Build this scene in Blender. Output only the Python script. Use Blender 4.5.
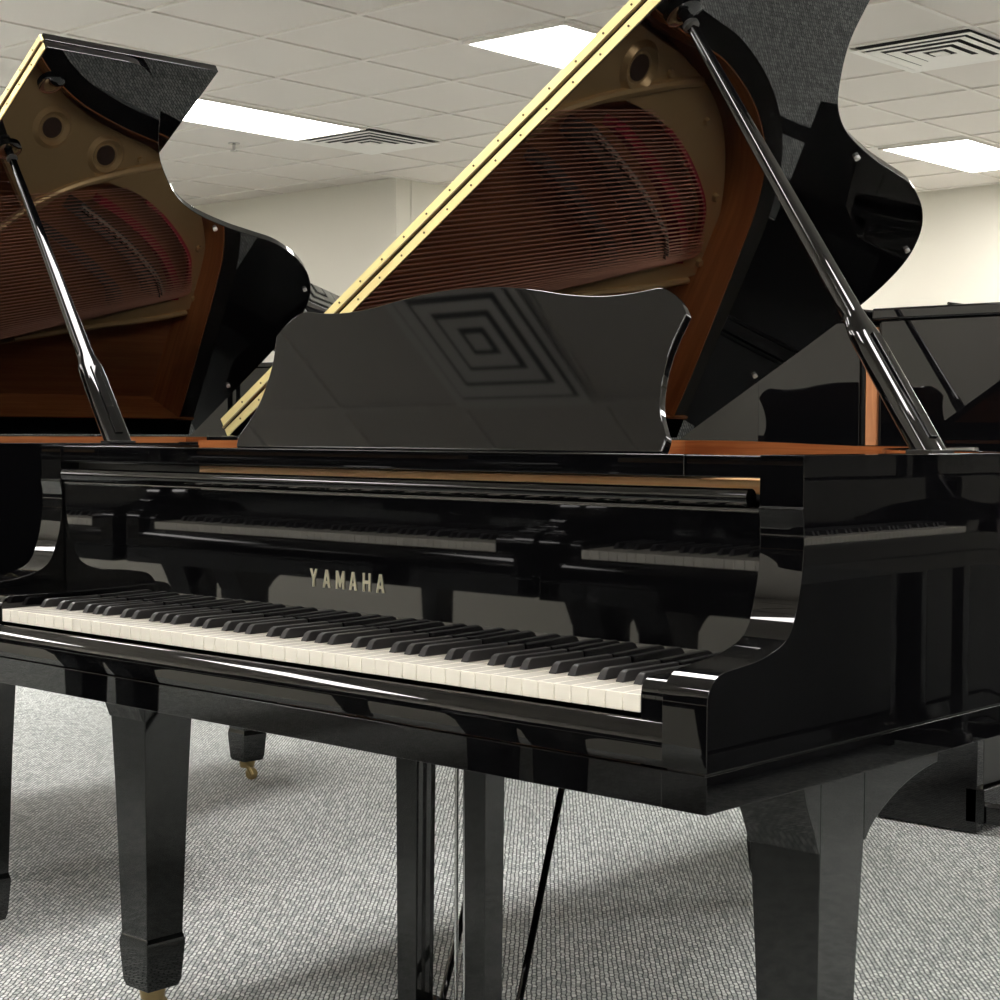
import bpy, bmesh, math, random
from mathutils import Vector, Matrix
random.seed(7)
for o in list(bpy.data.objects): bpy.data.objects.remove(o)
SC = bpy.context.scene
COL = SC.collection
PI = math.pi

# ------------------------------------------------------------------ camera
YAW, PITCH, ROLL, FPX = 0.7428, -0.0387, 0.0045, 1709.16
cam = bpy.data.cameras.new('camera'); cam_o = bpy.data.objects.new('camera', cam); COL.objects.link(cam_o)
F = Vector((-math.sin(YAW)*math.cos(PITCH), math.cos(YAW)*math.cos(PITCH), math.sin(PITCH)))
R = Vector((math.cos(YAW), math.sin(YAW), 0)); U = R.cross(F)
R2 = R*math.cos(ROLL)+U*math.sin(ROLL); U2 = -R*math.sin(ROLL)+U*math.cos(ROLL)
cam_o.matrix_world = Matrix(((R2.x, U2.x, -F.x, 2.4281), (R2.y, U2.y, -F.y, -1.3722), (R2.z, U2.z, -F.z, .9837), (0, 0, 0, 1)))
cam.sensor_width = 36; cam.lens = FPX/1000*36; cam.clip_start = .05
SC.camera = cam_o

# ------------------------------------------------------------------ world, exposure
w = bpy.data.worlds.new('world'); SC.world = w; w.use_nodes = True
w.node_tree.nodes['Background'].inputs[0].default_value = (.9, .95, 1, 1)
w.node_tree.nodes['Background'].inputs[1].default_value = .3
SC.view_settings.view_transform = 'Standard'; SC.view_settings.look = 'None'
SC.view_settings.gamma = 1; SC.view_settings.use_curve_mapping = False
SC.view_settings.exposure = 0.4
LIGHT = 19.0            # radiance of the ceiling light diffusers

# ------------------------------------------------------------------ materials
def mat(name, col, rough=.5, metal=0, ior=1.5, coat=0, bump=None, spec=None):
    m = bpy.data.materials.new(name); m.use_nodes = True
    nt = m.node_tree; b = nt.nodes['Principled BSDF']
    b.inputs['Base Color'].default_value = (*col, 1); b.inputs['Roughness'].default_value = rough
    b.inputs['Metallic'].default_value = metal; b.inputs['IOR'].default_value = ior
    b.inputs['Coat Weight'].default_value = coat
    tc = nt.nodes.new('ShaderNodeTexCoord'); n = nt.nodes.new('ShaderNodeTexNoise')
    nt.links.new(tc.outputs['Object'], n.inputs['Vector']); n.inputs['Scale'].default_value = 6
    mr = nt.nodes.new('ShaderNodeMapRange'); nt.links.new(n.outputs['Fac'], mr.inputs['Value'])
    mr.inputs['To Min'].default_value = max(0, rough*.88); mr.inputs['To Max'].default_value = rough*1.12
    nt.links.new(mr.outputs['Result'], b.inputs['Roughness'])
    return m
def nodes(m): return m.node_tree.nodes, m.node_tree.links, m.node_tree.nodes['Principled BSDF']
def wood(name, c1, c2, rough, scale=(3, 60, 60), ior=1.5):
    m = mat(name, c1, rough, ior=ior); N, L, b = nodes(m)
    tc = N.new('ShaderNodeTexCoord'); mp = N.new('ShaderNodeMapping'); mp.inputs['Scale'].default_value = scale
    n = N.new('ShaderNodeTexNoise'); n.inputs['Scale'].default_value = 1.6; n.inputs['Detail'].default_value = 5; n.inputs['Distortion'].default_value = .6
    cr = N.new('ShaderNodeValToRGB'); cr.color_ramp.elements[0].color = (*c1, 1); cr.color_ramp.elements[1].color = (*c2, 1)
    cr.color_ramp.elements[0].position = .35; cr.color_ramp.elements[1].position = .68
    L.new(tc.outputs['Object'], mp.inputs['Vector']); L.new(mp.outputs['Vector'], n.inputs['Vector'])
    L.new(n.outputs['Fac'], cr.inputs['Fac']); L.new(cr.outputs['Color'], b.inputs['Base Color'])
    return m
M = {}
M['black'] = mat('polished_black_lacquer', (.0022, .0022, .0026), .015, ior=1.52)
M['lid'] = mat('polished_black_lid_lacquer', (.0022, .0022, .0026), .02, ior=1.68)
M['leg'] = mat('black_leg_lacquer', (.003, .0035, .0035), .05, ior=1.52)
M['desk'] = mat('black_desk_lacquer', (.0026, .0026, .003), .035, ior=1.6)
M['fall'] = mat('black_fallboard_lacquer', (.0022, .0022, .0026), .02, ior=1.8)
M['satin'] = mat('satin_black', (.004, .004, .004), .35)
M['brass'] = mat('brass', (.93, .80, .40), .3, 1)
M['gold'] = mat('gold_letters', (.85, .80, .62), .3, .9)
M['castor'] = mat('aged_brass', (.40, .30, .15), .3, 1)
M['white_key'] = mat('white_key_plastic', (.92, .88, .78), .12)
M['black_key'] = mat('black_key_plastic', (.022, .021, .022), .36)
M['screw'] = mat('dark_screw_heads', (.12, .09, .04), .4, 1)
M['steel'] = mat('steel_rod', (.6, .6, .6), .15, 1)
M['string'] = mat('copper_wound_string', (.80, .42, .30), .35, .85)
M['felt'] = mat('red_felt', (.45, .02, .05), .95)
M['bridge'] = mat('graphite_bridge', (.12, .11, .10), .5)
M['cap'] = mat('tan_bridge_cap', (.55, .48, .38), .5)
M['rubber'] = mat('dark_rubber', (.02, .02, .02), .6)
M['pale'] = mat('pale_lamella', (.6, .6, .6), .3)
M['rim_wood'] = wood('mahogany_veneer', (.42, .135, .045), (.62, .24, .085), .18, (2.5, 2.5, 60))
M['strip_wood'] = wood('pale_orange_wood', (.95, .50, .22), (1.0, .66, .34), .3, (2, 40, 80))
M['board'] = wood('soundboard_spruce', (.34, .12, .045), (.46, .18, .07), .3, (70, 2.2, 5))
M['hole'] = mat('hole_shade_brown', (.05, .022, .012), .6)  # shade inside the plate holes, put into a dark brown colour
M['post'] = wood('orange_brown_post_wood', (.34, .13, .05), (.46, .20, .085), .4, (40, 40, 3))
M['walnut'] = wood('walnut_veneer', (.23, .085, .03), (.36, .14, .05), .25, (40, 40, 3))
# cast iron plate: bronze paint with a fine stipple
m = mat('bronze_plate_paint', (.62, .42, .20), .36, .45); M['plate'] = m
N, L, b = nodes(m); tc = N.new('ShaderNodeTexCoord'); n = N.new('ShaderNodeTexNoise'); n.inputs['Scale'].default_value = 300
bp = N.new('ShaderNodeBump'); bp.inputs['Strength'].default_value = .08; bp.inputs['Distance'].default_value = .001
L.new(tc.outputs['Object'], n.inputs['Vector']); L.new(n.outputs['Fac'], bp.inputs['Height']); L.new(bp.outputs['Normal'], b.inputs['Normal'])
# carpet: tweed loops in short stitches, light and dark yarn
m = mat('tweed_carpet', (.3, .32, .31), .95); M['carpet'] = m
N, L, b = nodes(m); tc = N.new('ShaderNodeTexCoord')
mp = N.new('ShaderNodeMapping'); mp.inputs['Rotation'].default_value = (0, 0, math.radians(-131))
L.new(tc.outputs['Object'], mp.inputs['Vector'])
br = N.new('ShaderNodeTexBrick'); br.inputs['Scale'].default_value = 1; br.inputs['Brick Width'].default_value = .017
br.inputs['Row Height'].default_value = .0088; br.inputs['Mortar Size'].default_value = .0018; br.inputs['Mortar Smooth'].default_value = .6
br.inputs['Color1'].default_value = (.86, .89, .86, 1); br.inputs['Color2'].default_value = (.40, .43, .415, 1); br.inputs['Mortar'].default_value = (.11, .125, .125, 1)
br.inputs['Bias'].default_value = -.15
dn = N.new('ShaderNodeTexNoise'); dn.inputs['Scale'].default_value = 55; L.new(mp.outputs['Vector'], dn.inputs['Vector'])
dm = N.new('ShaderNodeVectorMath'); dm.operation = 'MULTIPLY_ADD'; dm.inputs[1].default_value = (.012, .008, 0)
L.new(dn.outputs['Color'], dm.inputs[0]); L.new(mp.outputs['Vector'], dm.inputs[2]); L.new(dm.outputs['Vector'], br.inputs['Vector'])
n = N.new('ShaderNodeTexNoise'); n.inputs['Scale'].default_value = 90; n.inputs['Detail'].default_value = 3
L.new(mp.outputs['Vector'], n.inputs['Vector'])
mx = N.new('ShaderNodeMix'); mx.data_type = 'RGBA'; mx.blend_type = 'OVERLAY'; mx.inputs[0].default_value = .55
L.new(br.outputs['Color'], mx.inputs[6]); L.new(n.outputs['Fac'], mx.inputs[7]); L.new(mx.outputs[2], b.inputs['Base Color'])
bp = N.new('ShaderNodeBump'); bp.inputs['Strength'].default_value = .7; bp.inputs['Distance'].default_value = .003
L.new(br.outputs['Fac'], bp.inputs['Height']); bp.invert = True; L.new(bp.outputs['Normal'], b.inputs['Normal'])
# wall paint and ceiling tile
def paint(name, col, sc, st):
    m = mat(name, col, .85); N, L, b = nodes(m); tc = N.new('ShaderNodeTexCoord'); n = N.new('ShaderNodeTexNoise')
    n.inputs['Scale'].default_value = sc; n.inputs['Detail'].default_value = 4
    bp = N.new('ShaderNodeBump'); bp.inputs['Strength'].default_value = st; bp.inputs['Distance'].default_value = .002
    L.new(tc.outputs['Object'], n.inputs['Vector']); L.new(n.outputs['Fac'], bp.inputs['Height']); L.new(bp.outputs['Normal'], b.inputs['Normal'])
    return m
M['wall'] = paint('cream_wall_paint', (.69, .665, .585), 120, .15)
M['tile'] = paint('ceiling_tile', (.76, .715, .665), 260, .25)
M['grid'] = mat('white_ceiling_grid', (.78, .74, .69), .5)
M['vent'] = mat('white_vent_enamel', (.86, .84, .80), .4)
M['void'] = mat('dark_duct', (.03, .03, .03), .9)
m = bpy.data.materials.new('light_diffuser'); m.use_nodes = True; M['light'] = m
b = m.node_tree.nodes['Principled BSDF']; b.inputs['Base Color'].default_value = (.9, .9, .9, 1)
b.inputs['Emission Color'].default_value = (1, .965, .935, 1); b.inputs['Emission Strength'].default_value = LIGHT

# ------------------------------------------------------------------ mesh helpers
def box(bm, x0, x1, y0, y1, z0, z1):
    v = [bm.verts.new((x, y, z)) for x in (x0, x1) for y in (y0, y1) for z in (z0, z1)]
    for f in ((0, 1, 3, 2), (4, 6, 7, 5), (0, 4, 5, 1), (2, 3, 7, 6), (0, 2, 6, 4), (1, 5, 7, 3)): bm.faces.new([v[i] for i in f])
    return v
def prism(bm, pts, a, b, axis='z'):
    """polygon pts extruded from a to b along axis; pts are (x,y) for z, (y,z) for x, (x,z) for y"""
    def P(p, t): return {'z': (p[0], p[1], t), 'x': (t, p[0], p[1]), 'y': (p[0], t, p[1])}[axis]
    A = [bm.verts.new(P(p, a)) for p in pts]; B = [bm.verts.new(P(p, b)) for p in pts]
    n = len(pts); bm.faces.new(A[::-1]); bm.faces.new(B)
    for i in range(n): bm.faces.new((A[i], A[(i+1) % n], B[(i+1) % n], B[i]))
def loft(bm, secs, cap=True):
    R_ = [[bm.verts.new(p) for p in s] for s in secs]; n = len(secs[0])
    for a, b_ in zip(R_[:-1], R_[1:]):
        for i in range(n): bm.faces.new((a[i], a[(i+1) % n], b_[(i+1) % n], b_[i]))
    if cap: bm.faces.new(R_[0][::-1]); bm.faces.new(R_[-1])
def tube(bm, pts, r, n=10):
    pts = [Vector(p) for p in pts]; rs = r if isinstance(r, (list, tuple)) else [r]*len(pts)
    secs = []
    for i, p in enumerate(pts):
        d = (pts[min(i+1, len(pts)-1)]-pts[max(i-1, 0)]).normalized()
        a = d.orthogonal().normalized() if i == 0 else (pa-d*pa.dot(d)).normalized()
        pa = a; c = d.cross(a)
        secs.append([p+(a*math.cos(2*PI*k/n)+c*math.sin(2*PI*k/n))*rs[i] for k in range(n)])
    loft(bm, secs)
def frustum(bm, c0, w0, d0, c1, w1, d1):
    def s(c, w_, d_): return [(c[0]-w_/2, c[1]-d_/2, c[2]), (c[0]+w_/2, c[1]-d_/2, c[2]), (c[0]+w_/2, c[1]+d_/2, c[2]), (c[0]-w_/2, c[1]+d_/2, c[2])]
    loft(bm, [s(c0, w0, d0), s(c1, w1, d1)])
def BM(): return bmesh.new()
def obj(name, bm, mt, parent=None, bevel=0, segs=2, ang=35, loc=None, rot=None):
    bmesh.ops.remove_doubles(bm, verts=bm.verts, dist=1e-6)
    bmesh.ops.recalc_face_normals(bm, faces=bm.faces)
    me = bpy.data.meshes.new(name); bm.to_mesh(me); bm.free()
    for mm in (mt if isinstance(mt, list) else [mt]): me.materials.append(mm)
    me.shade_smooth(); me.set_sharp_from_angle(angle=math.radians(ang))
    o = bpy.data.objects.new(name, me); COL.objects.link(o)
    if parent: o.parent = parent
    if loc: o.location = loc
    if rot: o.rotation_euler = rot
    if bevel:
        md = o.modifiers.new('bevel', 'BEVEL'); md.width = bevel; md.segments = segs; md.limit_method = 'ANGLE'; md.angle_limit = math.radians(38); md.harden_normals = True
    return o
def tag(o, label, cat, group=None):
    o['label'] = label; o['category'] = cat
    if group: o['group'] = group
    return o
def thing(name, label, cat, loc=(0, 0, 0), rz=0, group=None):
    o = bpy.data.objects.new(name, None); COL.objects.link(o); o.location = loc; o.rotation_euler = (0, 0, rz); o.empty_display_size = .2
    return tag(o, label, cat, group)
def struct(name, bm, mt, **k):
    o = obj(name, bm, mt, **k); o['kind'] = 'structure'; return o
def dup(root, loc, rz, label, group=None):
    r = root.copy(); COL.objects.link(r); r.location = loc; r.rotation_euler = (0, 0, rz); r['label'] = label
    if group: r['group'] = group
    for ch in list(root.children):
        c = ch.copy(); COL.objects.link(c); c.parent = r
        for g in list(ch.children):
            d = g.copy(); COL.objects.link(d); d.parent = c
    return r
def cm(P0, P1, P2, P3, t):
    return tuple(.5*((2*b_)+(c-a)*t+(2*a-5*b_+4*c-d)*t*t+(-a+3*b_-3*c+d)*t**3) for a, b_, c, d in zip(P0, P1, P2, P3))
def smooth(P, n=6):
    out = []
    for i in range(len(P)-1):
        p0 = P[max(i-1, 0)]; p3 = P[min(i+2, len(P)-1)]
        for k in range(n): out.append(cm(p0, P[i], P[i+1], p3, k/n))
    out.append(P[-1]); return out

# ------------------------------------------------------------------ room
HC, TH, OX, OY, CELL = 2.7019, .0146, -3.4484, 3.4671, .6096
def g2w(i, j): u, v = i*CELL, j*CELL; return OX+u*math.cos(TH)-v*math.sin(TH), OY+u*math.sin(TH)+v*math.cos(TH)
bm = BM(); box(bm, -10.2, 7, -3.6, 9.8, -.1, 0); struct('floor', bm, M['carpet'])
def wall(name, *a): bm = BM(); box(bm, *a); struct(name, bm, M['wall'])
wall('wall_left_back', -10.1, -5.97, 6.72, 6.86, 0, 2.8)
wall('wall_jog', -6.1, -5.965, 6.86, 9.7, 0, 2.8)
wall('wall_back', -6.1, 7, 9.62, 9.76, 0, 2.8)
wall('wall_left', -10.2, -10.06, -3.5, 6.86, 0, 2.8)
wall('wall_right', 6.86, 7, -3.5, 9.7, 0, 2.8)
wall('wall_front', -10.2, 7, -3.64, -3.5, 0, 2.8)
LIGHTS = [(i, j) for i in (-7, -3, 1, 5, 9, 13) for j in (-11, -5, 1, 7) if not (i <= -7 and j >= 7) and not (i == 13 and j > 2) and (i, j) != (5, 1)]
VENTS = [(-3, 3), (3, 3), (3, -8)]
# ceiling tiles: one slab with square openings is not needed, fixtures hang flush below it
bm = BM(); box(bm, -10.2, 7, -3.64, 9.8, HC+.012, HC+.1); struct('ceiling', bm, M['tile'])
bm = BM()
for i in range(-10, 17):
    p, q = g2w(i, -11.4), g2w(i, 10)
    dx = .012
    for s in ((p, q),):
        v = [bm.verts.new((a+e, b_, z)) for (a, b_) in s for e in (-dx, dx) for z in (HC+.004, HC+.013)]
        for f in ((0, 1, 3, 2), (4, 6, 7, 5), (0, 4, 5, 1), (2, 3, 7, 6), (0, 2, 6, 4), (1, 5, 7, 3)): bm.faces.new([v[k] for k in f])
for j in range(-11, 11):
    p, q = g2w(-10.7, j), g2w(16.9, j)
    v = [bm.verts.new((a, b_+e, z)) for (a, b_) in (p, q) for e in (-.012, .012) for z in (HC+.0035, HC+.013)]
    for f in ((0, 1, 3, 2), (4, 6, 7, 5), (0, 4, 5, 1), (2, 3, 7, 6), (0, 2, 6, 4), (1, 5, 7, 3)): bm.faces.new([v[k] for k in f])
struct('trim_1', bm, M['grid'])
def light_label(i, j):
    return {(-3, 1): 'long ceiling light panel at the left beside a square vent', (1, 1): 'ceiling light panel cut off by the brass edged open lid',
            (1, 7): 'ceiling light panel at the far right near the back wall'}.get((i, j))
for (i, j) in LIGHTS:
    x, y = g2w(i+.5-(.33 if j == -11 else 0), j+1+(.5 if j == -11 else 0))
    lb = light_label(i, j) or 'recessed ceiling light panel outside the view, lighting the showroom'
    t = thing('ceiling_light', lb, 'ceiling light', (x, y, HC-.008), TH, 'recessed ceiling light panels' )
    if light_label(i, j) is None: t['group'] = 'ceiling light panels behind and above the view'
    bm = BM(); hw, hl = CELL/2-.012, CELL-.012
    for a in ((-hw, -hw+.022, -hl, hl), (hw-.022, hw, -hl, hl), (-hw+.022, hw-.022, -hl, -hl+.022), (-hw+.022, hw-.022, hl-.022, hl)): box(bm, *a, 0, .018)
    obj('frame', bm, M['grid'], t)
    bm = BM(); box(bm, -hw+.022, hw-.022, -hl+.022, hl-.022, .004, .016); obj('diffuser', bm, M['light'], t)
for (i, j), lb in zip(VENTS, ('square ceiling vent at the end of the long left light', 'square ceiling vent at the top right of the view', 'square ceiling vent mirrored in the music desk')):
    x, y = g2w(i+.5, j+.5); t = thing('ceiling_vent', lb, 'vent', (x, y, HC-.012), TH, 'square ceiling vents')
    h = CELL/2-.014
    bm = BM(); box(bm, -h+.02, h-.02, -h+.02, h-.02, .017, .021); obj('duct_opening', bm, M['void'], t)
    def ring(bm, a, b_, z0, z1):
        s = [[(k*a, l*a, z0), (k*b_, l*b_, z1)] for k, l in ((-1, -1), (1, -1), (1, 1), (-1, 1))]
        v = [[bm.verts.new(p) for p in q] + [bm.verts.new((p[0], p[1], p[2]+.0015)) for p in q] for q in s]
        for k in range(4):
            A, B = v[k], v[(k+1) % 4]
            bm.faces.new((A[0], B[0], B[1], A[1])); bm.faces.new((A[2], A[3], B[3], B[2])); bm.faces.new((A[0], A[2], B[2], B[0])); bm.faces.new((A[1], B[1], B[3], A[3]))
    bm = BM(); ring(bm, h, h-.035, 0, .002); obj('frame', bm, M['vent'], t)
    for k in range(3):
        a = h-.050-k*.068
        bm = BM(); ring(bm, a, a-.046, -.003, .003); obj('louver', bm, M['vent'], t)
    bm = BM(); box(bm, -.034, .034, -.034, .034, -.002, .002); obj('centre_plate', bm, M['vent'], t)
bm = BM(); tube(bm, [(0, 0, 0), (0, 0, -.006)], .035, 20); tube(bm, [(0, 0, -.006), (0, 0, -.045)], .01, 10); tube(bm, [(0, 0, -.045), (0, 0, -.049)], .022, 14)
tag(obj('sprinkler_head', bm, M['steel'], loc=(-5.713, 5.128, HC+.012)), 'small metal sprinkler head under the ceiling beyond the left light', 'sprinkler')

# ------------------------------------------------------------------ grand piano
W, A, ZB, ZR, ZS, YA = 1.4463, .0551, .6073, .9623, .647, .17
LIDO = [(.55, 1.425), (.70, 1.425), (.79, 1.415), (.885, 1.335), (.955, 1.222), (1.006, 1.150), (1.075, 1.082), (1.15, 1.023), (1.244, .977), (1.38, .938), (1.494, .915), (1.60, .892),
        (1.724, .838), (1.822, .768), (1.895, .675), (1.931, .55), (1.930, .40), (1.918, .222), (1.905, .05), (1.90, -.022)]
def sy(y, s): return y if y < .8 else .8+(y-.8)*s
def offset(P, d):
    out = []
    for i, p in enumerate(P):
        a, b_ = P[max(i-1, 0)], P[min(i+1, len(P)-1)]
        t = Vector((b_[0]-a[0], b_[1]-a[1])).normalized(); out.append((p[0]-t.y*d, p[1]+t.x*d))
    return out
LETTERS = {
 'Y': [[(0, 1), (.24, 1), (.5, .58), (.76, 1), (1, 1), (.62, .42), (.62, 0), (.38, 0), (.38, .42)]],
 'A': [[(0, 0), (.36, 1), (.64, 1), (.5, .78), (.24, 0)], [(.64, 1), (1, 0), (.76, 0), (.5, .78)], [(.27, .22), (.33, .38), (.67, .38), (.73, .22)]],
 'M': [[(0, 0), (0, 1), (.2, 1), (.2, 0)], [(.8, 0), (.8, 1), (1, 1), (1, 0)], [(.2, 1), (.5, .42), (.5, .1), (.42, .1), (.2, .62)], [(.8, 1), (.5, .42), (.5, .1), (.58, .1), (.8, .62)]],
 'H': [[(0, 0), (0, 1), (.22, 1), (.22, 0)], [(.78, 0), (.78, 1), (1, 1), (1, 0)], [(.22, .42), (.22, .6), (.78, .6), (.78, .42)]]}
def castor(parent, x, y, rz):
    bm = BM(); c, s = math.cos(rz), math.sin(rz)
    tube(bm, [(x, y, .060), (x, y, .036)], [.024, .020], 14)
    hx, hy = x+c*.012, y+s*.012
    for k in (-1, 1):
        px, py = -s*k*.016, c*k*.016
        tube(bm, [(x+px, y+py, .042), (hx+px, hy+py, .016)], .006, 8)
    tube(bm, [(hx+s*.012, hy-c*.012, .0175), (hx-s*.012, hy+c*.012, .0175)], .017, 20)
    return obj('castor', bm, M['castor'], parent)
def front_leg(root, x, y, side):
    """x,y = outer front corner region; block leg with curved brackets, tapering to a boot"""
    bm = BM(); cx, cy = x, y
    secs = []
    def sq(z, hx, hy): return [(cx-hx, cy-hy, z), (cx+hx, cy-hy, z), (cx+hx, cy+hy, z), (cx-hx, cy+hy, z)]
    loft(bm, [sq(.145, .036, .036), sq(.38, .0425, .0425), sq(.512, .0475, .0475), sq(.6, .0475, .0475)])
    o = obj('leg', bm, M['leg'], root, .0015)
    bm = BM(); loft(bm, [sq(.056, .031, .031), sq(.068, .0345, .0345), sq(.128, .039, .039), sq(.135, .039, .039), sq(.147, .036, .036)])
    obj('boot', bm, M['leg'], o, .001)
    # brackets flaring to back, and short ones to the sides and front
    def arc(d0, w0): return [(d0+w0*(1-math.cos(t))*1.0, .51+(.085)*math.sin(t)) for t in [k*PI/2/9 for k in range(10)]]
    bm = BM()
    e = .0475; pr = [(cy+e, .512), (cy+e+.004, .512)] + [(cy+e+.004+.17*(k/9)**1.35, .512+.068*(1-(1-k/9)**1.5)) for k in range(1, 10)] + [(cy+e+.175, .6065), (cy+e, .6065)]
    prism(bm, pr, cx-.0475, cx+.0475, 'x'); obj('leg_bracket', bm, M['leg'], o, .001); bm = BM()
    pr = [(cy-e, .512), (cy-e-.003, .512), (cy-e-.012, .535), (cy-e-.03, .572), (cy-e-.04, .6065), (cy-e, .6065)]
    prism(bm, pr, cx-.0475, cx+.0475, 'x')
    obj('leg_bracket', bm, M['leg'], o, .001)
    castor(o, cx, cy, random.uniform(0, 6))
    return o
def grand(label, s=1.0, phi=.567, z0=.985, detail=2, loc=(0, 0, 0), rz=0, group=None, prop=True, name='grand_piano'):
    root = thing(name, label, 'grand piano', loc, rz, group)
    # outline of the case (outer), from the treble side round the tail to the bass side
    out = [(W, .30), (W, .45), (W, .60), (W, .70)] + [(u+.008+.012, sy(y, s)-.004) for y, u in LIDO[2:-2]]
    out = [(min(x, W), y) for x, y in out] + [(.055, sy(1.902, s)), (.018, sy(1.893, s)), (.002, sy(1.87, s)), (0, sy(1.82, s)), (0, .9), (0, .30)]
    outl = smooth(out, 6)
    inn = offset(outl, A)
    inn[0] = (W-A, .30); inn[-1] = (A, .30)
    inn = [(max(A, x) if y < sy(1.84, s) else max(A, x), y) for x, y in inn]
    prof = [(0, 0), (0, .714), (.0008, .723), (.0035, .7305), (.008, .7365), (.0135, .741), (.020, .7445), (.03, .747), (.056, .7495), (.08, .7515), (.1, .755), (.120, .7605), (.134, .7655), (.1445, .7725), (.1515, .7815), (.157, .794), (.1618, .808), (.1662, .824), (.1695, .842), (.1715, .86), (.172, .87), (.1715, .89), (.168, .9035), (.168, .906), (YA, .907), (YA, ZR), (.30, ZR), (.30, 0)]
    def ringcase(z0_, z1_, arms):
        bm = BM(); n = len(outl); V = []
        for (a, b_) in zip(outl, inn):
            V.append([bm.verts.new((a[0], a[1], z0_)), bm.verts.new((a[0], a[1], z1_)), bm.verts.new((b_[0], b_[1], z1_)), bm.verts.new((b_[0], b_[1], z0_))])
        for i in range(n-1):
            for k in range(4): bm.faces.new((V[i][k], V[i+1][k], V[i+1][(k+1) % 4], V[i][(k+1) % 4]))
        for x0, x1 in ((W-A, W), (0, A)):
            pr = [(y, z if z else z0_) for y, z in prof] if arms else [(0, z0_), (0, z1_), (.30, z1_), (.30, z0_)]
            k = len(pr)
            P = [bm.verts.new((x0, *p)) for p in pr]; Q = [bm.verts.new((x1, *p)) for p in pr]
            bm.faces.new(P); bm.faces.new(Q)
            for i in range(k-2+(0)): bm.faces.new((P[i], P[i+1], Q[i+1], Q[i]))
            bm.faces.new((P[k-1], P[0], Q[0], Q[k-1]))
        return bm
    obj('rim', ringcase(ZS+.0012, ZR, True), M['black'], root, .0016, 2)
    obj('lower_rim', ringcase(ZB, ZS-.0012, False), M['black'], root, .0016, 2)
    bm = BM(); n = len(outl); o2 = offset(outl, .004); o3 = offset(outl, .02)   # dark reveal between the two
    for i in range(n-1):
        v = [bm.verts.new((*q, z)) for q in (o2[i], o2[i+1], o3[i+1], o3[i]) for z in (ZS-.003, ZS+.003)]
        bm.faces.new((v[0], v[2], v[3], v[1])); bm.faces.new((v[6], v[4], v[5], v[7]))
    box(bm, W-A+.004, W-.004, .004, .31, ZS-.003, ZS+.003); box(bm, .004, A-.004, .004, .31, ZS-.003, ZS+.003)
    obj('rim_joint', bm, M['satin'], root)
    # key bed and underside beams
    bm = BM(); box(bm, A+.0003, W-A-.0003, .0006, .46, ZB, ZS-.0012); obj('key_bed', bm, M['black'], root, .001)
    y_, z_ = .0006, .6678; sp = [(.0006, ZS+.0012), (y_, z_)]
    for ln, tl in ((.004, 8), (.003, 15), (.004, 21), (.004, 24), (.004, 27), (.003, 31), (.0025, 42), (.0025, 58), (.0025, 75)):
        y_ += ln*math.sin(math.radians(tl)); z_ += ln*math.cos(math.radians(tl)); sp.append((y_, z_))
    bm = BM(); prism(bm, sp+[(.0178, z_), (.0178, ZS+.0012)], A+.0003, W-A-.0003, 'x'); obj('key_slip', bm, M['black'], root)
    bm = BM()
    box(bm, A, W-A, .46, .52, .60, .70)
    box(bm, .65, .74, .52, sy(1.85, s), .62, .70)
    prism(bm, [(.25, .52), (.33, .52), (.66, sy(1.4, s)), (.58, sy(1.4, s))], .62, .70)
    prism(bm, [(1.10, .52), (1.18, .52), (.80, sy(1.4, s)), (.72, sy(1.4, s))], .62, .70)
    obj('underside_beams', bm, M['satin'], root)
    # inner veneer, soundboard, plate
    k0 = next(i for i, p in enumerate(inn) if p[1] > .48 or p[0] < W-A-.01)
    seg = [p for p in inn if p[1] > .44]
    ins = offset(seg, .003)
    bm = BM()
    for i in range(len(seg)-1):
        v = [bm.verts.new((*q, z)) for q in (seg[i], seg[i+1], ins[i+1], ins[i]) for z in (.80, ZR-.0018+(.010*min(1, max(0, (.5-q[0])/.3))))]
        bm.faces.new((v[0], v[2], v[3], v[1])); bm.faces.new((v[6], v[4], v[5], v[7])); bm.faces.new((v[1], v[3], v[5], v[7])); bm.faces.new((v[0], v[2], v[4], v[6]))
    obj('inner_rim', bm, M['rim_wood'], root)
    ins2 = offset(seg, .001)
    bm = BM(); prism(bm, ins2, .795, .803); obj('soundboard', bm, M['board'], root)
    S = lambda P: [(x, sy(y, s)) for x, y in P]
    hitch = S(smooth([(.40, 1.80), (.43, 1.835), (.49, 1.822), (.545, 1.785), (.60, 1.725), (.65, 1.65), (.69, 1.575), (.712, 1.50)], 4))
    # plate: outer edge, with string openings left open
    outer = S(smooth([(W-A-.012, .50), (W-A-.012, .70), (1.345, .80), (1.25, .90), (1.13, .985), (1.02, 1.10), (.94, 1.21), (.89, 1.33), (.86, 1.45), (.835, 1.56), (.79, 1.67), (.72, 1.765), (.62, 1.835), (.52, 1.875), (.43, 1.895)], 5)) + \
            S([(.375, 1.87), (.355, 1.80), (.33, 1.70), (.30, 1.52), (.24, 1.20), (.17, .88), (.11, .66), (.07, .60), (.07, .50)])
    web_lo = S(smooth([(.60, 1.17), (.66, 1.24), (.705, 1.33), (.725, 1.42)], 4))
    # front web with pin field
    bm = BM(); prism(bm, [(A+.014, .47), (W-A-.014, .47), (W-A-.014, .60), (.60, .64), (.09, .60)], .872, .884); 
    # bass side bar
    zt = .871
    prism(bm, S([(.07, .58), (.115, .60), (.20, .90), (.285, 1.24), (.345, 1.52), (.385, 1.74), (.405, 1.80), (.43, 1.84), (.43, 1.895), (.375, 1.87), (.355, 1.80), (.33, 1.70), (.30, 1.52), (.24, 1.20), (.17, .88), (.07, .60)]), zt-.022, zt)
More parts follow.
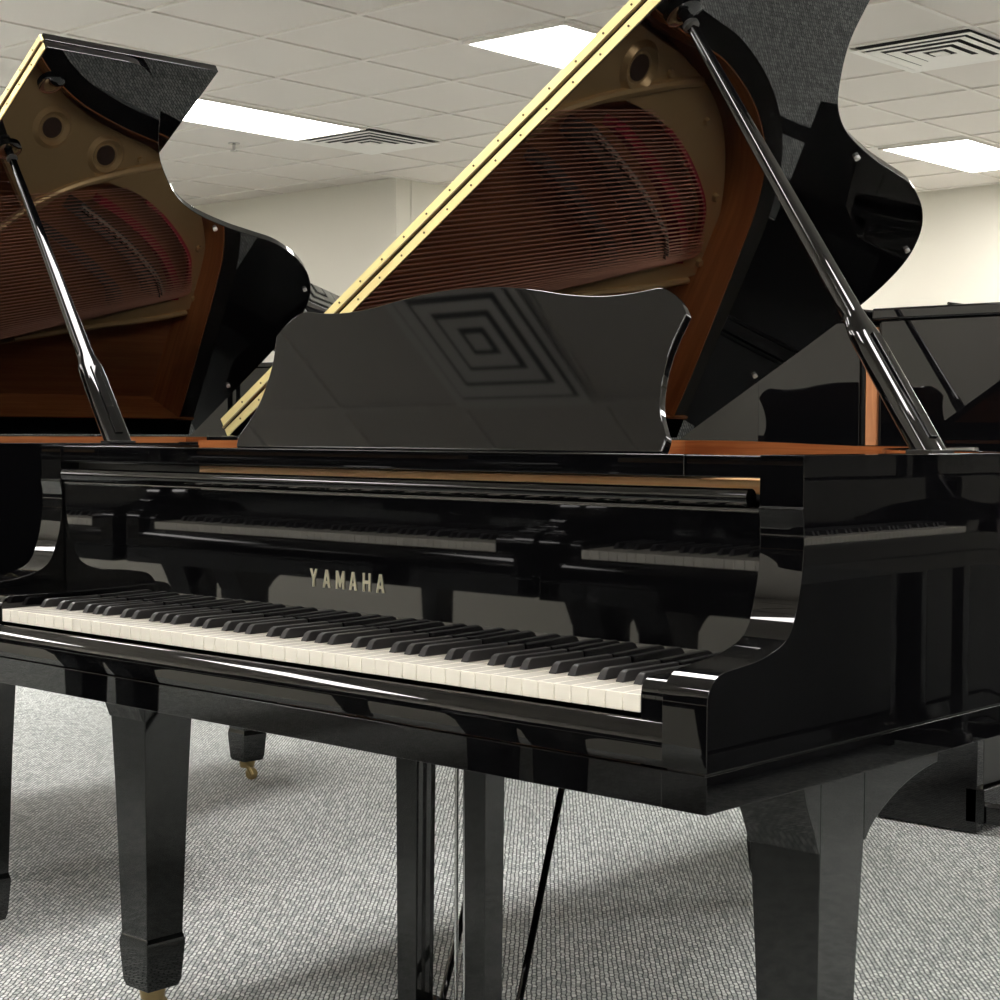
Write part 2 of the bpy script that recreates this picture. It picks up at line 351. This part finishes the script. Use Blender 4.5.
    # tail segment between hitch arc and outer edge, then the treble web
    n_out = [p for p in outer if p[0] <= .845 and p[0] >= .43 and p[1] > sy(1.3, s)]
    inner_arc = hitch[4:]
    prism(bm, inner_arc + n_out, zt-.022, zt)
    tre_out = [p for p in outer if p[1] > .66 and p[0] > .83]
    tre_in = S([(.712, 1.50), (.725, 1.42), (.705, 1.33), (.66, 1.24), (.60, 1.165), (.70, 1.08), (.90, .92), (1.10, .78), (1.27, .70)])
    def hole(c, r, k=20): return [(c[0]+r*math.cos(2*PI*i/k), c[1]+r*math.sin(2*PI*i/k)) for i in range(k)]
    plate_o = obj('cast_iron_plate', bm, M['plate'], root, .002)
    bm = BM(); prism(bm, tre_out + tre_in, zt-.022, zt+.002)
    web = obj('treble_web', bm, M['plate'], plate_o)
    holes = [(.795, sy(1.42, s)), (.815, sy(1.235, s))] if s > .95 else [(.855, sy(1.18, s)), (.80, sy(1.39, s))]
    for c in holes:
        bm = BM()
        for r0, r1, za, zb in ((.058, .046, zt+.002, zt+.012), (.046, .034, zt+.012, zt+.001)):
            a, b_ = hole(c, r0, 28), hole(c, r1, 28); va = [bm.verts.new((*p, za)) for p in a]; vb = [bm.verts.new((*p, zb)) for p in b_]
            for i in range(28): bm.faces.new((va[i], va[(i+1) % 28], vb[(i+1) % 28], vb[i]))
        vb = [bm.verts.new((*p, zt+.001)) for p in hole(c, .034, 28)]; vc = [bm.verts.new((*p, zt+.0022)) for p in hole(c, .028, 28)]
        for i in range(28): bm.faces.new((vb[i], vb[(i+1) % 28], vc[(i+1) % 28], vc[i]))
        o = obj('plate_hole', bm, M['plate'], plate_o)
        bm = BM(); prism(bm, hole(c, .0285, 28), zt+.0021, zt+.0028); obj('hole_shade', bm, M['hole'], plate_o)  # disc on the uncut web, coloured dark for the shade inside the hole
    # raised ridge along the web
    bm = BM(); tube(bm, [(x, y, zt+.004) for x, y in S(smooth([(.31, .72), (.42, .86), (.55, 1.05), (.64, 1.17), (.70, 1.29), (.745, 1.42), (.785, 1.56), (.80, 1.63)], 4))], .011, 8); obj('ridge', bm, M['plate'], plate_o)
    bm = BM(); tube(bm, [(x, y, zt+.003) for x, y in S([(.36, 1.84), (.335, 1.72), (.305, 1.52), (.25, 1.2)])], .008, 8); obj('ridge', bm, M['plate'], plate_o)
    for p in S([(.405, 1.86), (.56, 1.83), (.72, 1.70), (.80, 1.52), (.10, .7), (.27, 1.3)]):
        bm = BM(); tube(bm, [(*p, zt), (*p, zt+.009)], [.011, .008], 6); obj('plate_bolt', bm, M['plate'], plate_o)
    # strings, bridge, felts
    if detail >= 2:
        NS = 46
        bm = BM(); tube(bm, [(0, 0, 0), (0, 0, 1)], 1, 6)
        bmesh.ops.recalc_face_normals(bm, faces=bm.faces); sm = bpy.data.meshes.new('string'); bm.to_mesh(sm); bm.free(); sm.materials.append(M['string']); sm.shade_smooth()
        HP = [(.415, 1.795), (.43, 1.825), (.47, 1.82), (.53, 1.79), (.585, 1.735), (.635, 1.665), (.680, 1.60), (.720, 1.49)]
        HPs = S(smooth(HP, 10))
        for i in range(NS):
            t = i/(NS-1); h = HPs[int(round(t*(len(HPs)-1)))]; tt = t*(len(HPs)-1); a = int(tt); fr = tt-a
            if a < len(HPs)-1: h = (HPs[a][0]*(1-fr)+HPs[a+1][0]*fr, HPs[a][1]*(1-fr)+HPs[a+1][1]*fr)
            f0 = (.105+t*.475, .56); r = .0026-.0013*t
            p, q = Vector((f0[0], f0[1], .893)), Vector((h[0], h[1], .888))
            o = bpy.data.objects.new('string', sm); COL.objects.link(o); o.parent = root
            d = q-p; o.location = p; o.rotation_mode = 'QUATERNION'; o.rotation_quaternion = d.to_track_quat('Z', 'Y'); o.scale = (r, r, d.length)
        for i in range(30):      # tenor and treble strings
            t = i/29; p = Vector((.56+t*.78, .58, .889)); q = Vector((.60+t*.72, sy(1.15-.42*t, s), .886)); r = .0007; d = q-p
            o = bpy.data.objects.new('string', sm); COL.objects.link(o); o.parent = root
            o.location = p; o.rotation_mode = 'QUATERNION'; o.rotation_quaternion = d.to_track_quat('Z', 'Y'); o.scale = (r, r, d.length)
    def band(name, P, w_, z0_, z1_, mt, teeth=0):
        P = S(smooth(P, 6)); a, b_ = offset(P, w_/2), offset(P, -w_/2)
        bm = BM(); prism(bm, a+b_[::-1], z0_, z1_)
        obj(name, bm, mt, root)
    band('bass_bridge', [(.405, 1.715), (.435, 1.695), (.47, 1.66), (.54, 1.55), (.60, 1.43), (.645, 1.33)], .040, .804, .880, M['bridge'])
    band('bridge_cap', [(.41, 1.725), (.45, 1.695), (.485, 1.655), (.555, 1.545), (.612, 1.43), (.65, 1.34)], .010, .8803, .8865, M['cap'])
    bm = BM(); P = S(smooth([(.41, 1.70), (.43, 1.69), (.47, 1.655), (.54, 1.545), (.60, 1.425), (.64, 1.335)], 9))
    for i, p in enumerate(P): tube(bm, [(p[0]+(i % 2)*.006, p[1]+(i % 2)*.006, .879), (p[0]+(i % 2)*.006, p[1]+(i % 2)*.006, .897)], .0016, 5)
    obj('bridge_pins', bm, M['steel'], root)
    band('dark_bridge', [(.33, 1.58), (.40, 1.56), (.46, 1.47), (.52, 1.36), (.57, 1.25)], .025, .804, .862, M['bridge'])
    band('felt_band', [(.40, 1.775), (.45, 1.765), (.53, 1.69), (.60, 1.58), (.655, 1.46), (.675, 1.40)], .022, .845, .884, M['felt'])
    band('felt_band', [(.455, 1.815), (.53, 1.795), (.59, 1.735), (.645, 1.655), (.685, 1.575)], .010, .8705, .8835, M['felt'])
    # front woodwork
    bm = BM(); box(bm, .37, W-A, .205, .44, .9185, .934); obj('stretcher_strip', bm, M['strip_wood'], root)
    bm = BM(); box(bm, A, W-A, .195, .44, .9035, .918); box(bm, A, .3695, .204, .44, .9181, .934); obj('stretcher', bm, M['satin'], root)
    bm = BM(); box(bm, .1565, 1.2895, YA+.001, .205, .937, ZR-.0005); box(bm, .1565, 1.2895, .205, .47, .937, .9445); obj('desk_shelf', bm, M['black'], root, .0015)
    for a in ((A+.0005, .1555), (1.2905, W-A-.0005)):
        bm = BM(); box(bm, *a, YA+.003, .205, .937, ZR-.001); obj('shelf_end_block', bm, M['black'], root, .0015)
    fb = BM(); x0, x1 = A+.002, W-A-.002
    prism(fb, [(.1777, .7162), (.200, .7162), (.194, .903), (.1750, .903)], x0, x1, 'x')
    fallboard = obj('fallboard', fb, M['fall'], root, .001, ang=25)
    bm = BM(); tube(bm, [(x0+.006, .1745, .9155), (x1-.012, .1745, .9155)], .0102, 20); obj('fallboard_lip', bm, M['black'], fallboard)
    bm = BM(); tube(bm, [(x0, .1755, .9025), (x1, .1755, .9025)], .0030, 10); obj('lip_bead', bm, M['black'], fallboard)
    if detail >= 1:
        adv = .0265; lw, lh = .0145, .0245; xs = .727-adv*2.5-lw/2
        bm = BM()
        for i, ch in enumerate('YAMAHA'):
            k = 1.12 if ch == 'M' else 1
            for poly in LETTERS[ch]:
                prism(bm, [(xs+i*adv+px*lw*k, .7735+pz*lh) for px, pz in poly], .1752, .1765, 'y')
        obj('lettering', bm, M['gold'], fallboard)
    # keys
    KX0, P_ = .1251, 1.2225/52; wk = BM(); box(wk, .0004, P_-.0004, 0, .1562, -.019, 0)
    mk_ = obj('white_key', wk, M['white_key'], root, .0011, 2, loc=(KX0, .0203, .7151)); mk_.data.name = 'white_key'
    for i in range(1, 52):
        o = mk_.copy(); COL.objects.link(o); o.location.x = KX0+i*P_
    bk = BM(); loft(bk, [[(-.0058, .002, 0), (.0058, .002, 0), (.0058, .1052, 0), (-.0058, .1052, 0)], [(-.0048, .0085, .0095), (.0048, .0085, .0095), (.0048, .1052, .0095), (-.0048, .1052, .0095)], [(-.0040, .014, .0125), (.0040, .014, .0125), (.0042, .1052, .0125), (-.0042, .1052, .0125)]])
    bk_ = None
    for i in range(51):
        if (i % 7) in (0, 2, 3, 5, 6):        # A0 lowest: sharps after A, C, D, F, G
            nx = KX0+(i+1)*P_+{0: .001, 2: -.002, 3: .002, 5: -.0025, 6: 0}[i % 7]
            if bk_ is None: bk_ = obj('black_key', bk, M['black_key'], root, .0012, 3, loc=(nx, .071, .7153))
            else: o = bk_.copy(); COL.objects.link(o); o.location.x = nx
    for a, b_ in ((A+.0005, KX0-.001), (KX0+1.2225+.001, W-A-.0005)):
        bm = BM(); prism(bm, [(.0195, ZS), (.0195, .716), (.021, .724), (.0255, .730), (.033, .7335), (.175, .7335), (.175, ZS)], a, b_, 'x'); obj('key_block', bm, M['black'], root, .0008)
    # music desk
    half = [(.418, 0), (.420, .018), (.4135, .030), (.400, .055), (.392, .085), (.390, .118), (.393, .150), (.403, .189)]
    top = [(.403, .189), (.393, .203), (.378, .217), (.362, .226), (.349, .2295), (.335, .2285), (.30, .2245), (.25, .2235), (.19, .2295), (.13, .240), (.06, .2485), (0, .2505)]
    hs = smooth(half, 4)+smooth(top, 4)[1:]
    pts = [(x, z) for x, z in hs] + [(-x, z) for x, z in hs[::-1][1:]]
    bm = BM(); prism(bm, pts, 0, .014, 'y')
    dk = obj('music_desk', bm, M['desk'], root, .0022, 3, loc=(.722, .3265, .9612), rot=(-math.radians(21.5), 0, 0))
    if detail >= 1:
        for k in (-.2, .2):
            bm = BM(); box(bm, k-.012, k+.012, .016, .022, .01, .16); obj('desk_support', bm, M['black'], dk, .001)
    # legs, lyre
    ly_, lx_ = (.325, 1.3575) if s > .95 else (.300, 1.388)
    front_leg(root, .082, ly_, -1); front_leg(root, lx_, ly_, 1)
    bm = BM(); cx, cy = (.43 if s > .95 else .44), sy(1.66, s)+(0 if s > .95 else .09)
    def sq(z, h): return [(cx-h, cy-h, z), (cx+h, cy-h, z), (cx+h, cy+h, z), (cx-h, cy+h, z)]
    loft(bm, [sq(.145, .036), sq(.38, .0425), sq(.512, .0475), sq(.62, .0475)]); lg = obj('leg', bm, M['leg'], root, .0015)
    bm = BM(); loft(bm, [sq(.056, .031), sq(.068, .0345), sq(.128, .039), sq(.135, .039), sq(.147, .036)]); obj('boot', bm, M['leg'], lg, .001)
    castor(lg, cx, cy, 1.0)
    if detail >= 1:
        bm = BM()
        for x0_, x1_ in ((.631, .675), (.769, .812)):
            loft(bm, [[(x0_+.004, .362, .13), (x1_-.002, .362, .13), (x1_-.002, .398, .13), (x0_+.004, .398, .13)], [(x0_, .36, .6065), (x1_, .36, .6065), (x1_, .402, .6065), (x0_, .402, .6065)]])
        ly = obj('pedal_lyre', bm, M['leg'], root, .001)
        bm = BM(); box(bm, .60, .845, .402, .47, .565, .6065); box(bm, .6755, .7685, .375, .4015, .555, .6065); obj('lyre_block', bm, M['satin'], ly, .001)
        bm = BM(); box(bm, .585, .86, .345, .46, .065, .13); obj('pedal_box', bm, M['leg'], ly, .004)
        for k in (-.062, 0, .062):
            bm = BM(); xx = .7225+k
            box(bm, xx-.011, xx+.011, .235, .345, .075, .083); obj('pedal', bm, M['castor'], ly, .004)
        for xx in (.699, .716, .733):
            bm = BM(); tube(bm, [(xx, .42, .13), (xx, .42, .60)], .003, 8); obj('pedal_rod', bm, M['steel'], ly)
        for a, b_ in (((.79, .44, .10), (.673, .75, .62)), ((.64, .44, .10), (.545, .75, .62))):
            bm = BM(); tube(bm, [a, b_], .0055, 10); obj('lyre_brace', bm, M['black'], ly)
    # lid
    lo = smooth(LIDO[1:], 6); FY, LT = .55, .019
    pts = [(-.022, FY), (1.425, FY)] + [(u, sy(y, s)) for y, u in lo]
    bm = BM(); prism(bm, pts, 0, LT)
    lid = obj('lid', bm, M['lid'], root, .0015, 2, loc=(.02, 0, z0), rot=(0, -phi, 0))
    if prop: fy0, fz = FY+.003, LT+.002
    else: fy0, fz = FY-.433, 0
    bm = BM(); box(bm, -.022, 1.425, fy0, fy0+.43-(0 if prop else .001), fz, fz+LT); obj('front_flap', bm, M['lid'], lid, .0015)
    if prop:
        for k, (za, zb) in enumerate(((.0015, .0165), (LT+.0045, LT+.0195))):
            bm = BM(); box(bm, -.018, 1.420, FY-.0022, FY+.0005+(.004 if k else 0), za, zb)
            for q in range(23):
                n0 = len(bm.faces); xx = .03+q*.0605+k*.02; tube(bm, [(xx, FY-.0032, (za+zb)/2), (xx, FY-.0020, (za+zb)/2)], .0018, 8)
                bm.faces.ensure_lookup_table()
                for f in bm.faces[n0:]: f.material_index = 1
            obj('brass_hinge', bm, [M['brass'], M['screw']], lid)
        bm = BM(); tube(bm, [(-.018, FY-.004, LT+.0015), (1.420, FY-.004, LT+.0015)], .0024, 8); obj('hinge_knuckle', bm, M['castor'], lid)
        for (u, y) in ((1.115, .605), (1.33, .605)):
            bm = BM(); secs = []
            for zz, r in ((0, .028), (-.006, .028), (-.008, .024), (-.009, .012)): secs.append([(u+r*math.cos(2*PI*i/24), y+r*math.sin(2*PI*i/24), zz) for i in range(24)])
            loft(bm, secs); obj('prop_cup', bm, M['black'], lid)
        for (u, y) in ((.93, 1.34), (.72, 1.84), (.25, 1.87)):
            bm = BM(); yy = sy(y, s); tube(bm, [(u, yy, 0), (u, yy, -.006)], .0055, 12); obj('lid_button', bm, M['pale'], lid)
        # prop stick from the treble rim to the cup
        T = Vector((.02, 0, z0))+Vector((1.115*math.cos(phi), .605, 1.115*math.sin(phi)))+Vector((math.sin(phi), 0, -math.cos(phi)))*.006
        B = Vector((1.378, .575 if s > .95 else .612, .955)); d = (T-B); Ln = d.length; d.normalize()
        fx = Vector((0, 1, 0)); fx = (fx-d*fx.dot(d)).normalized(); fz_ = d.cross(fx)
        SW = [(0, .0275, .014), (.1, .0272, .014), (.22, .0262, .0138), (.25, .0250, .0135), (.268, .0215, .013), (.285, .0175, .012), (.30, .0162, .0116), (.4, .0148, .011), (.5, .0132, .0103), (.65, .011, .0094), (.8, .0092, .0083), (.93, .0072, .0072), (1, .0068, .0068)]
        bm = BM(); secs = []
        for t, hw, hd in SW:
            c = B+d*(t*Ln)
            def se(v, e): return math.copysign(abs(v)**e, v)
            secs.append([c+fx*(hw*se(math.cos(q*PI/14), .55))+fz_*(hd*se(math.sin(q*PI/14), .55)) for q in range(28)])
        loft(bm, secs); ps = obj('lid_prop', bm, M['black'], root)
        # small prop nested in the paddle and the collar at the top
        bm = BM(); c0 = B+d*(.03*Ln); c1 = B+d*(.245*Ln)
        for sg in (-1, 1):
            off = fz_*(.0145*sg)
            loft(bm, [[c+fx*a+off+fz_*b_ for a, b_ in ((-.009, -.0025), (.009, -.0025), (.009, .0025), (-.009, .0025))] for c in (c0, c1)])
        obj('short_prop', bm, M['black'], ps, .001)
        bm = BM(); c = B+d*(.972*Ln); tube(bm, [c-d*.007, c-d*.003, c+d*.003, c+d*.007], [.0075, .012, .012, .0075], 16); obj('rubber_collar', bm, M['rubber'], ps)
        bm = BM(); box(bm, 1.355, 1.391, B.y-.03, B.y+.03, .93, ZR+.004); obj('prop_bracket', bm, M['satin'], ps, .001)
        for yy in (.93,):
            bm = BM(); tube(bm, [(.012, yy-.03, .968), (.012, yy+.03, .968)], .006, 10); box(bm, .002, .022, yy-.03, yy+.03, .9605, .966); obj('case_hinge', bm, M['brass'], root)
        bm = BM(); box(bm, .004, .05, .50, .535, ZR, ZR+.016); obj('lid_rest', bm, M['black'], root, .002)
    # lid lock plate on the treble rim
    bm = BM(); box(bm, W-A+.006, W-A+.03, .74, .80, ZR-.0005, ZR+.002); obj('catch_plate', bm, M['steel'], root)
    return root

main = grand('large open black grand in the foreground with gold lettered fallboard and music desk', phi=.567, z0=.985)
second = grand('open black grand behind the left end of the foreground piano', s=.848, phi=.581, z0=.986, loc=(-1.872, .098, 0), rz=-.045)
third = grand('black grand standing behind both open pianos, its raised lid sloping down to the right', s=1, phi=.40, z0=.985, loc=(-1.62, 4.03, 0), rz=PI+.3, detail=0)
closed = grand('closed black grand mirrored in the middle of the fallboard', s=1, phi=0, z0=ZR+.0005, loc=(.80, -.93, 0), rz=PI, prop=False, detail=0, group='closed grands across the aisle')
closed.location = (.723+.82, -.93, 0)
dup(closed, (.723-.66, -.95, 0), PI, 'closed black grand mirrored at the left half of the fallboard', 'closed grands across the aisle')
dup(closed, (.723-2.14, -.93, 0), PI, 'closed black grand mirrored at the far left end of the fallboard', 'closed grands across the aisle')

# ------------------------------------------------------------------ upright pianos
def upright(label, loc, rz, mt, w_=1.5, h=1.31, d_=.40, name='upright_piano', keys=True, posts=False):
    root = thing(name, label, 'upright piano', loc, rz)
    # local: x 0..w_, front upper panel at y=0, body goes to +y, keybed to -y
    for x0 in (0, w_-.035):
        bm = BM(); prism(bm, [(-.30, .60), (-.31, .66), (-.29, .74), (-.20, .77), (-.08, .79), (-.02, .86), (-.018, h-.035), (d_-.06, h-.035), (d_-.06, .006), (.03, .006), (.03, .60)], x0, x0+.035, 'x')
        obj('side_panel', bm, mt, root, .002)
    bm = BM(); box(bm, -.015, w_+.015, -.045, d_-.04, h-.033, h-.003); tp = obj('top_lid', bm, mt, root, .006, 3)
    bm = BM(); tube(bm, [(-.01, .12, h), (w_+.01, .12, h)], .004, 8); obj('lid_hinge', bm, M['brass'] if mt is M['walnut'] else M['black'], tp)
    bm = BM(); box(bm, .0355, w_-.0355, 0, .02, .86, h-.036); obj('upper_panel', bm, mt, root, .001)
    bm = BM(); box(bm, .0355, w_-.0355, .03, .05, .12, .60); obj('lower_panel', bm, M['satin'] if mt is M['black'] else mt, root, .001)
    bm = BM(); box(bm, 0, w_, .01, .06, .03, .115); obj('bottom_rail', bm, mt, root, .002)
    bm = BM(); box(bm, .0355, w_-.0355, -.30, .02, .60, .645); obj('key_bed', bm, mt, root, .002)
    bm = BM(); box(bm, .0355, w_-.0355, -.30, -.28, .6455, .70); obj('key_slip', bm, mt, root, .004)
    bm = BM(); box(bm, .0355, w_-.0355, -.085, -.065, .73, .855); box(bm, .0355, w_-.0355, -.064, -.001, .84, .855); obj('fallboard', bm, mt, root, .002)
    bm = BM(); box(bm, .01, w_-.01, d_-.0595, d_-.05, .04, h-.04); obj('back_board', bm, M['satin'], root)
    for x0 in (.005, w_-.055):
        bm = BM(); box(bm, x0, x0+.05, -.24, .0095, .03, .075); ft = obj('toe', bm, mt, root, .004)
        bm = BM(); tube(bm, [(x0+.012, -.20, .017), (x0+.038, -.20, .017)], .017, 14); obj('castor', bm, M['castor'], ft)
        bm = BM(); box(bm, x0+.005, x0+.045, -.225, -.185, .0755, .60); obj('leg', bm, mt, root, .003)
    P_ = 1.2225/52; KX0 = (w_-1.2225)/2
    if keys:
        bm = BM(); box(bm, .0004, P_-.0004, 0, .150, -.019, 0); mk_ = obj('white_key', bm, M['white_key'], root, .001, 2, loc=(KX0, -.275, .7151))
        for i in range(1, 52): o = mk_.copy(); COL.objects.link(o); o.location.x = KX0+i*P_
        bk_ = None
        for i in range(51):
            if (i % 7) in (0, 2, 3, 5, 6):
                if bk_ is None:
                    bm = BM(); loft(bm, [[(-.0055, 0, 0), (.0055, 0, 0), (.0055, .1, 0), (-.0055, .1, 0)], [(-.0045, .006, .012), (.0045, .006, .012), (.0045, .1, .012), (-.0045, .1, .012)]])
                    bk_ = obj('black_key', bm, M['black_key'], root, .001, loc=(KX0+(i+1)*P_, -.225, .7153))
                else: o = bk_.copy(); COL.objects.link(o); o.location.x = KX0+(i+1)*P_
    else:
        bm = BM(); prism(bm, [(-.288, .7365), (-.279, .748), (-.10, .752), (-.086, .7365)], .036, w_-.036, 'x'); obj('closed_key_lid', bm, mt, root, .002)
    if posts:
        for x0 in (0,):
            bm = BM(); box(bm, x0, x0+.05, d_-.0495, d_-.017, .92, h-.05); bp_ = obj('back_post', bm, M['post'], root, .002)
            bm = BM(); box(bm, x0, x0+.05, d_-.0495, d_-.017, .03, .9195); obj('blacked_out_foot', bm, M['satin'], bp_, .002)  # lower post blacked out, added so no brown stripe mirrors in the lid
    for a, b_ in ((.0355, KX0-.001), (KX0+1.2235, w_-.0355)):
        bm = BM(); box(bm, a, b_, -.279, -.086, .6455, .735); obj('key_block', bm, mt, root, .003)
    return root
upright('glossy black upright piano turned end on at the right edge beside the lid prop', (.50, 2.5, 0), PI/2, M['black'], d_=.372, keys=False, posts=True)
upright('black upright piano turned end on under the tail of the open foreground lid', (-.165, 4.0, 0), -PI/2, M['black'], d_=.352, keys=False)
upright('black upright piano facing the room behind the hinge side of the foreground lid', (-2.65, 5.15, 0), 0, M['black'], keys=False)
upright('black upright piano mirrored in the side of the foreground piano, white keys showing', (3.15, 3.44, 0), -PI/2, M['black'])
upright('closed black upright piano added beyond the one mirrored in the foreground piano side', (3.15, 5.10, 0), -PI/2, M['black'], keys=False)  # unseen, added to keep the reflection in the foreground side black
upright('black upright piano far behind the tail of the left grand', (-6.3, 5.6, 0), 0, M['black'], h=1.43, keys=False)
upright('black upright piano in the far row, left part hidden by the music desk', (-4.75, 5.6, 0), 0, M['black'], keys=False)
upright('black upright piano in the far row behind the prop of the left grand', (-7.85, 5.6, 0), 0, M['black'], keys=False)
upright('black upright piano at the far left end of the back row', (-9.4, 5.6, 0), 0, M['black'], keys=False)
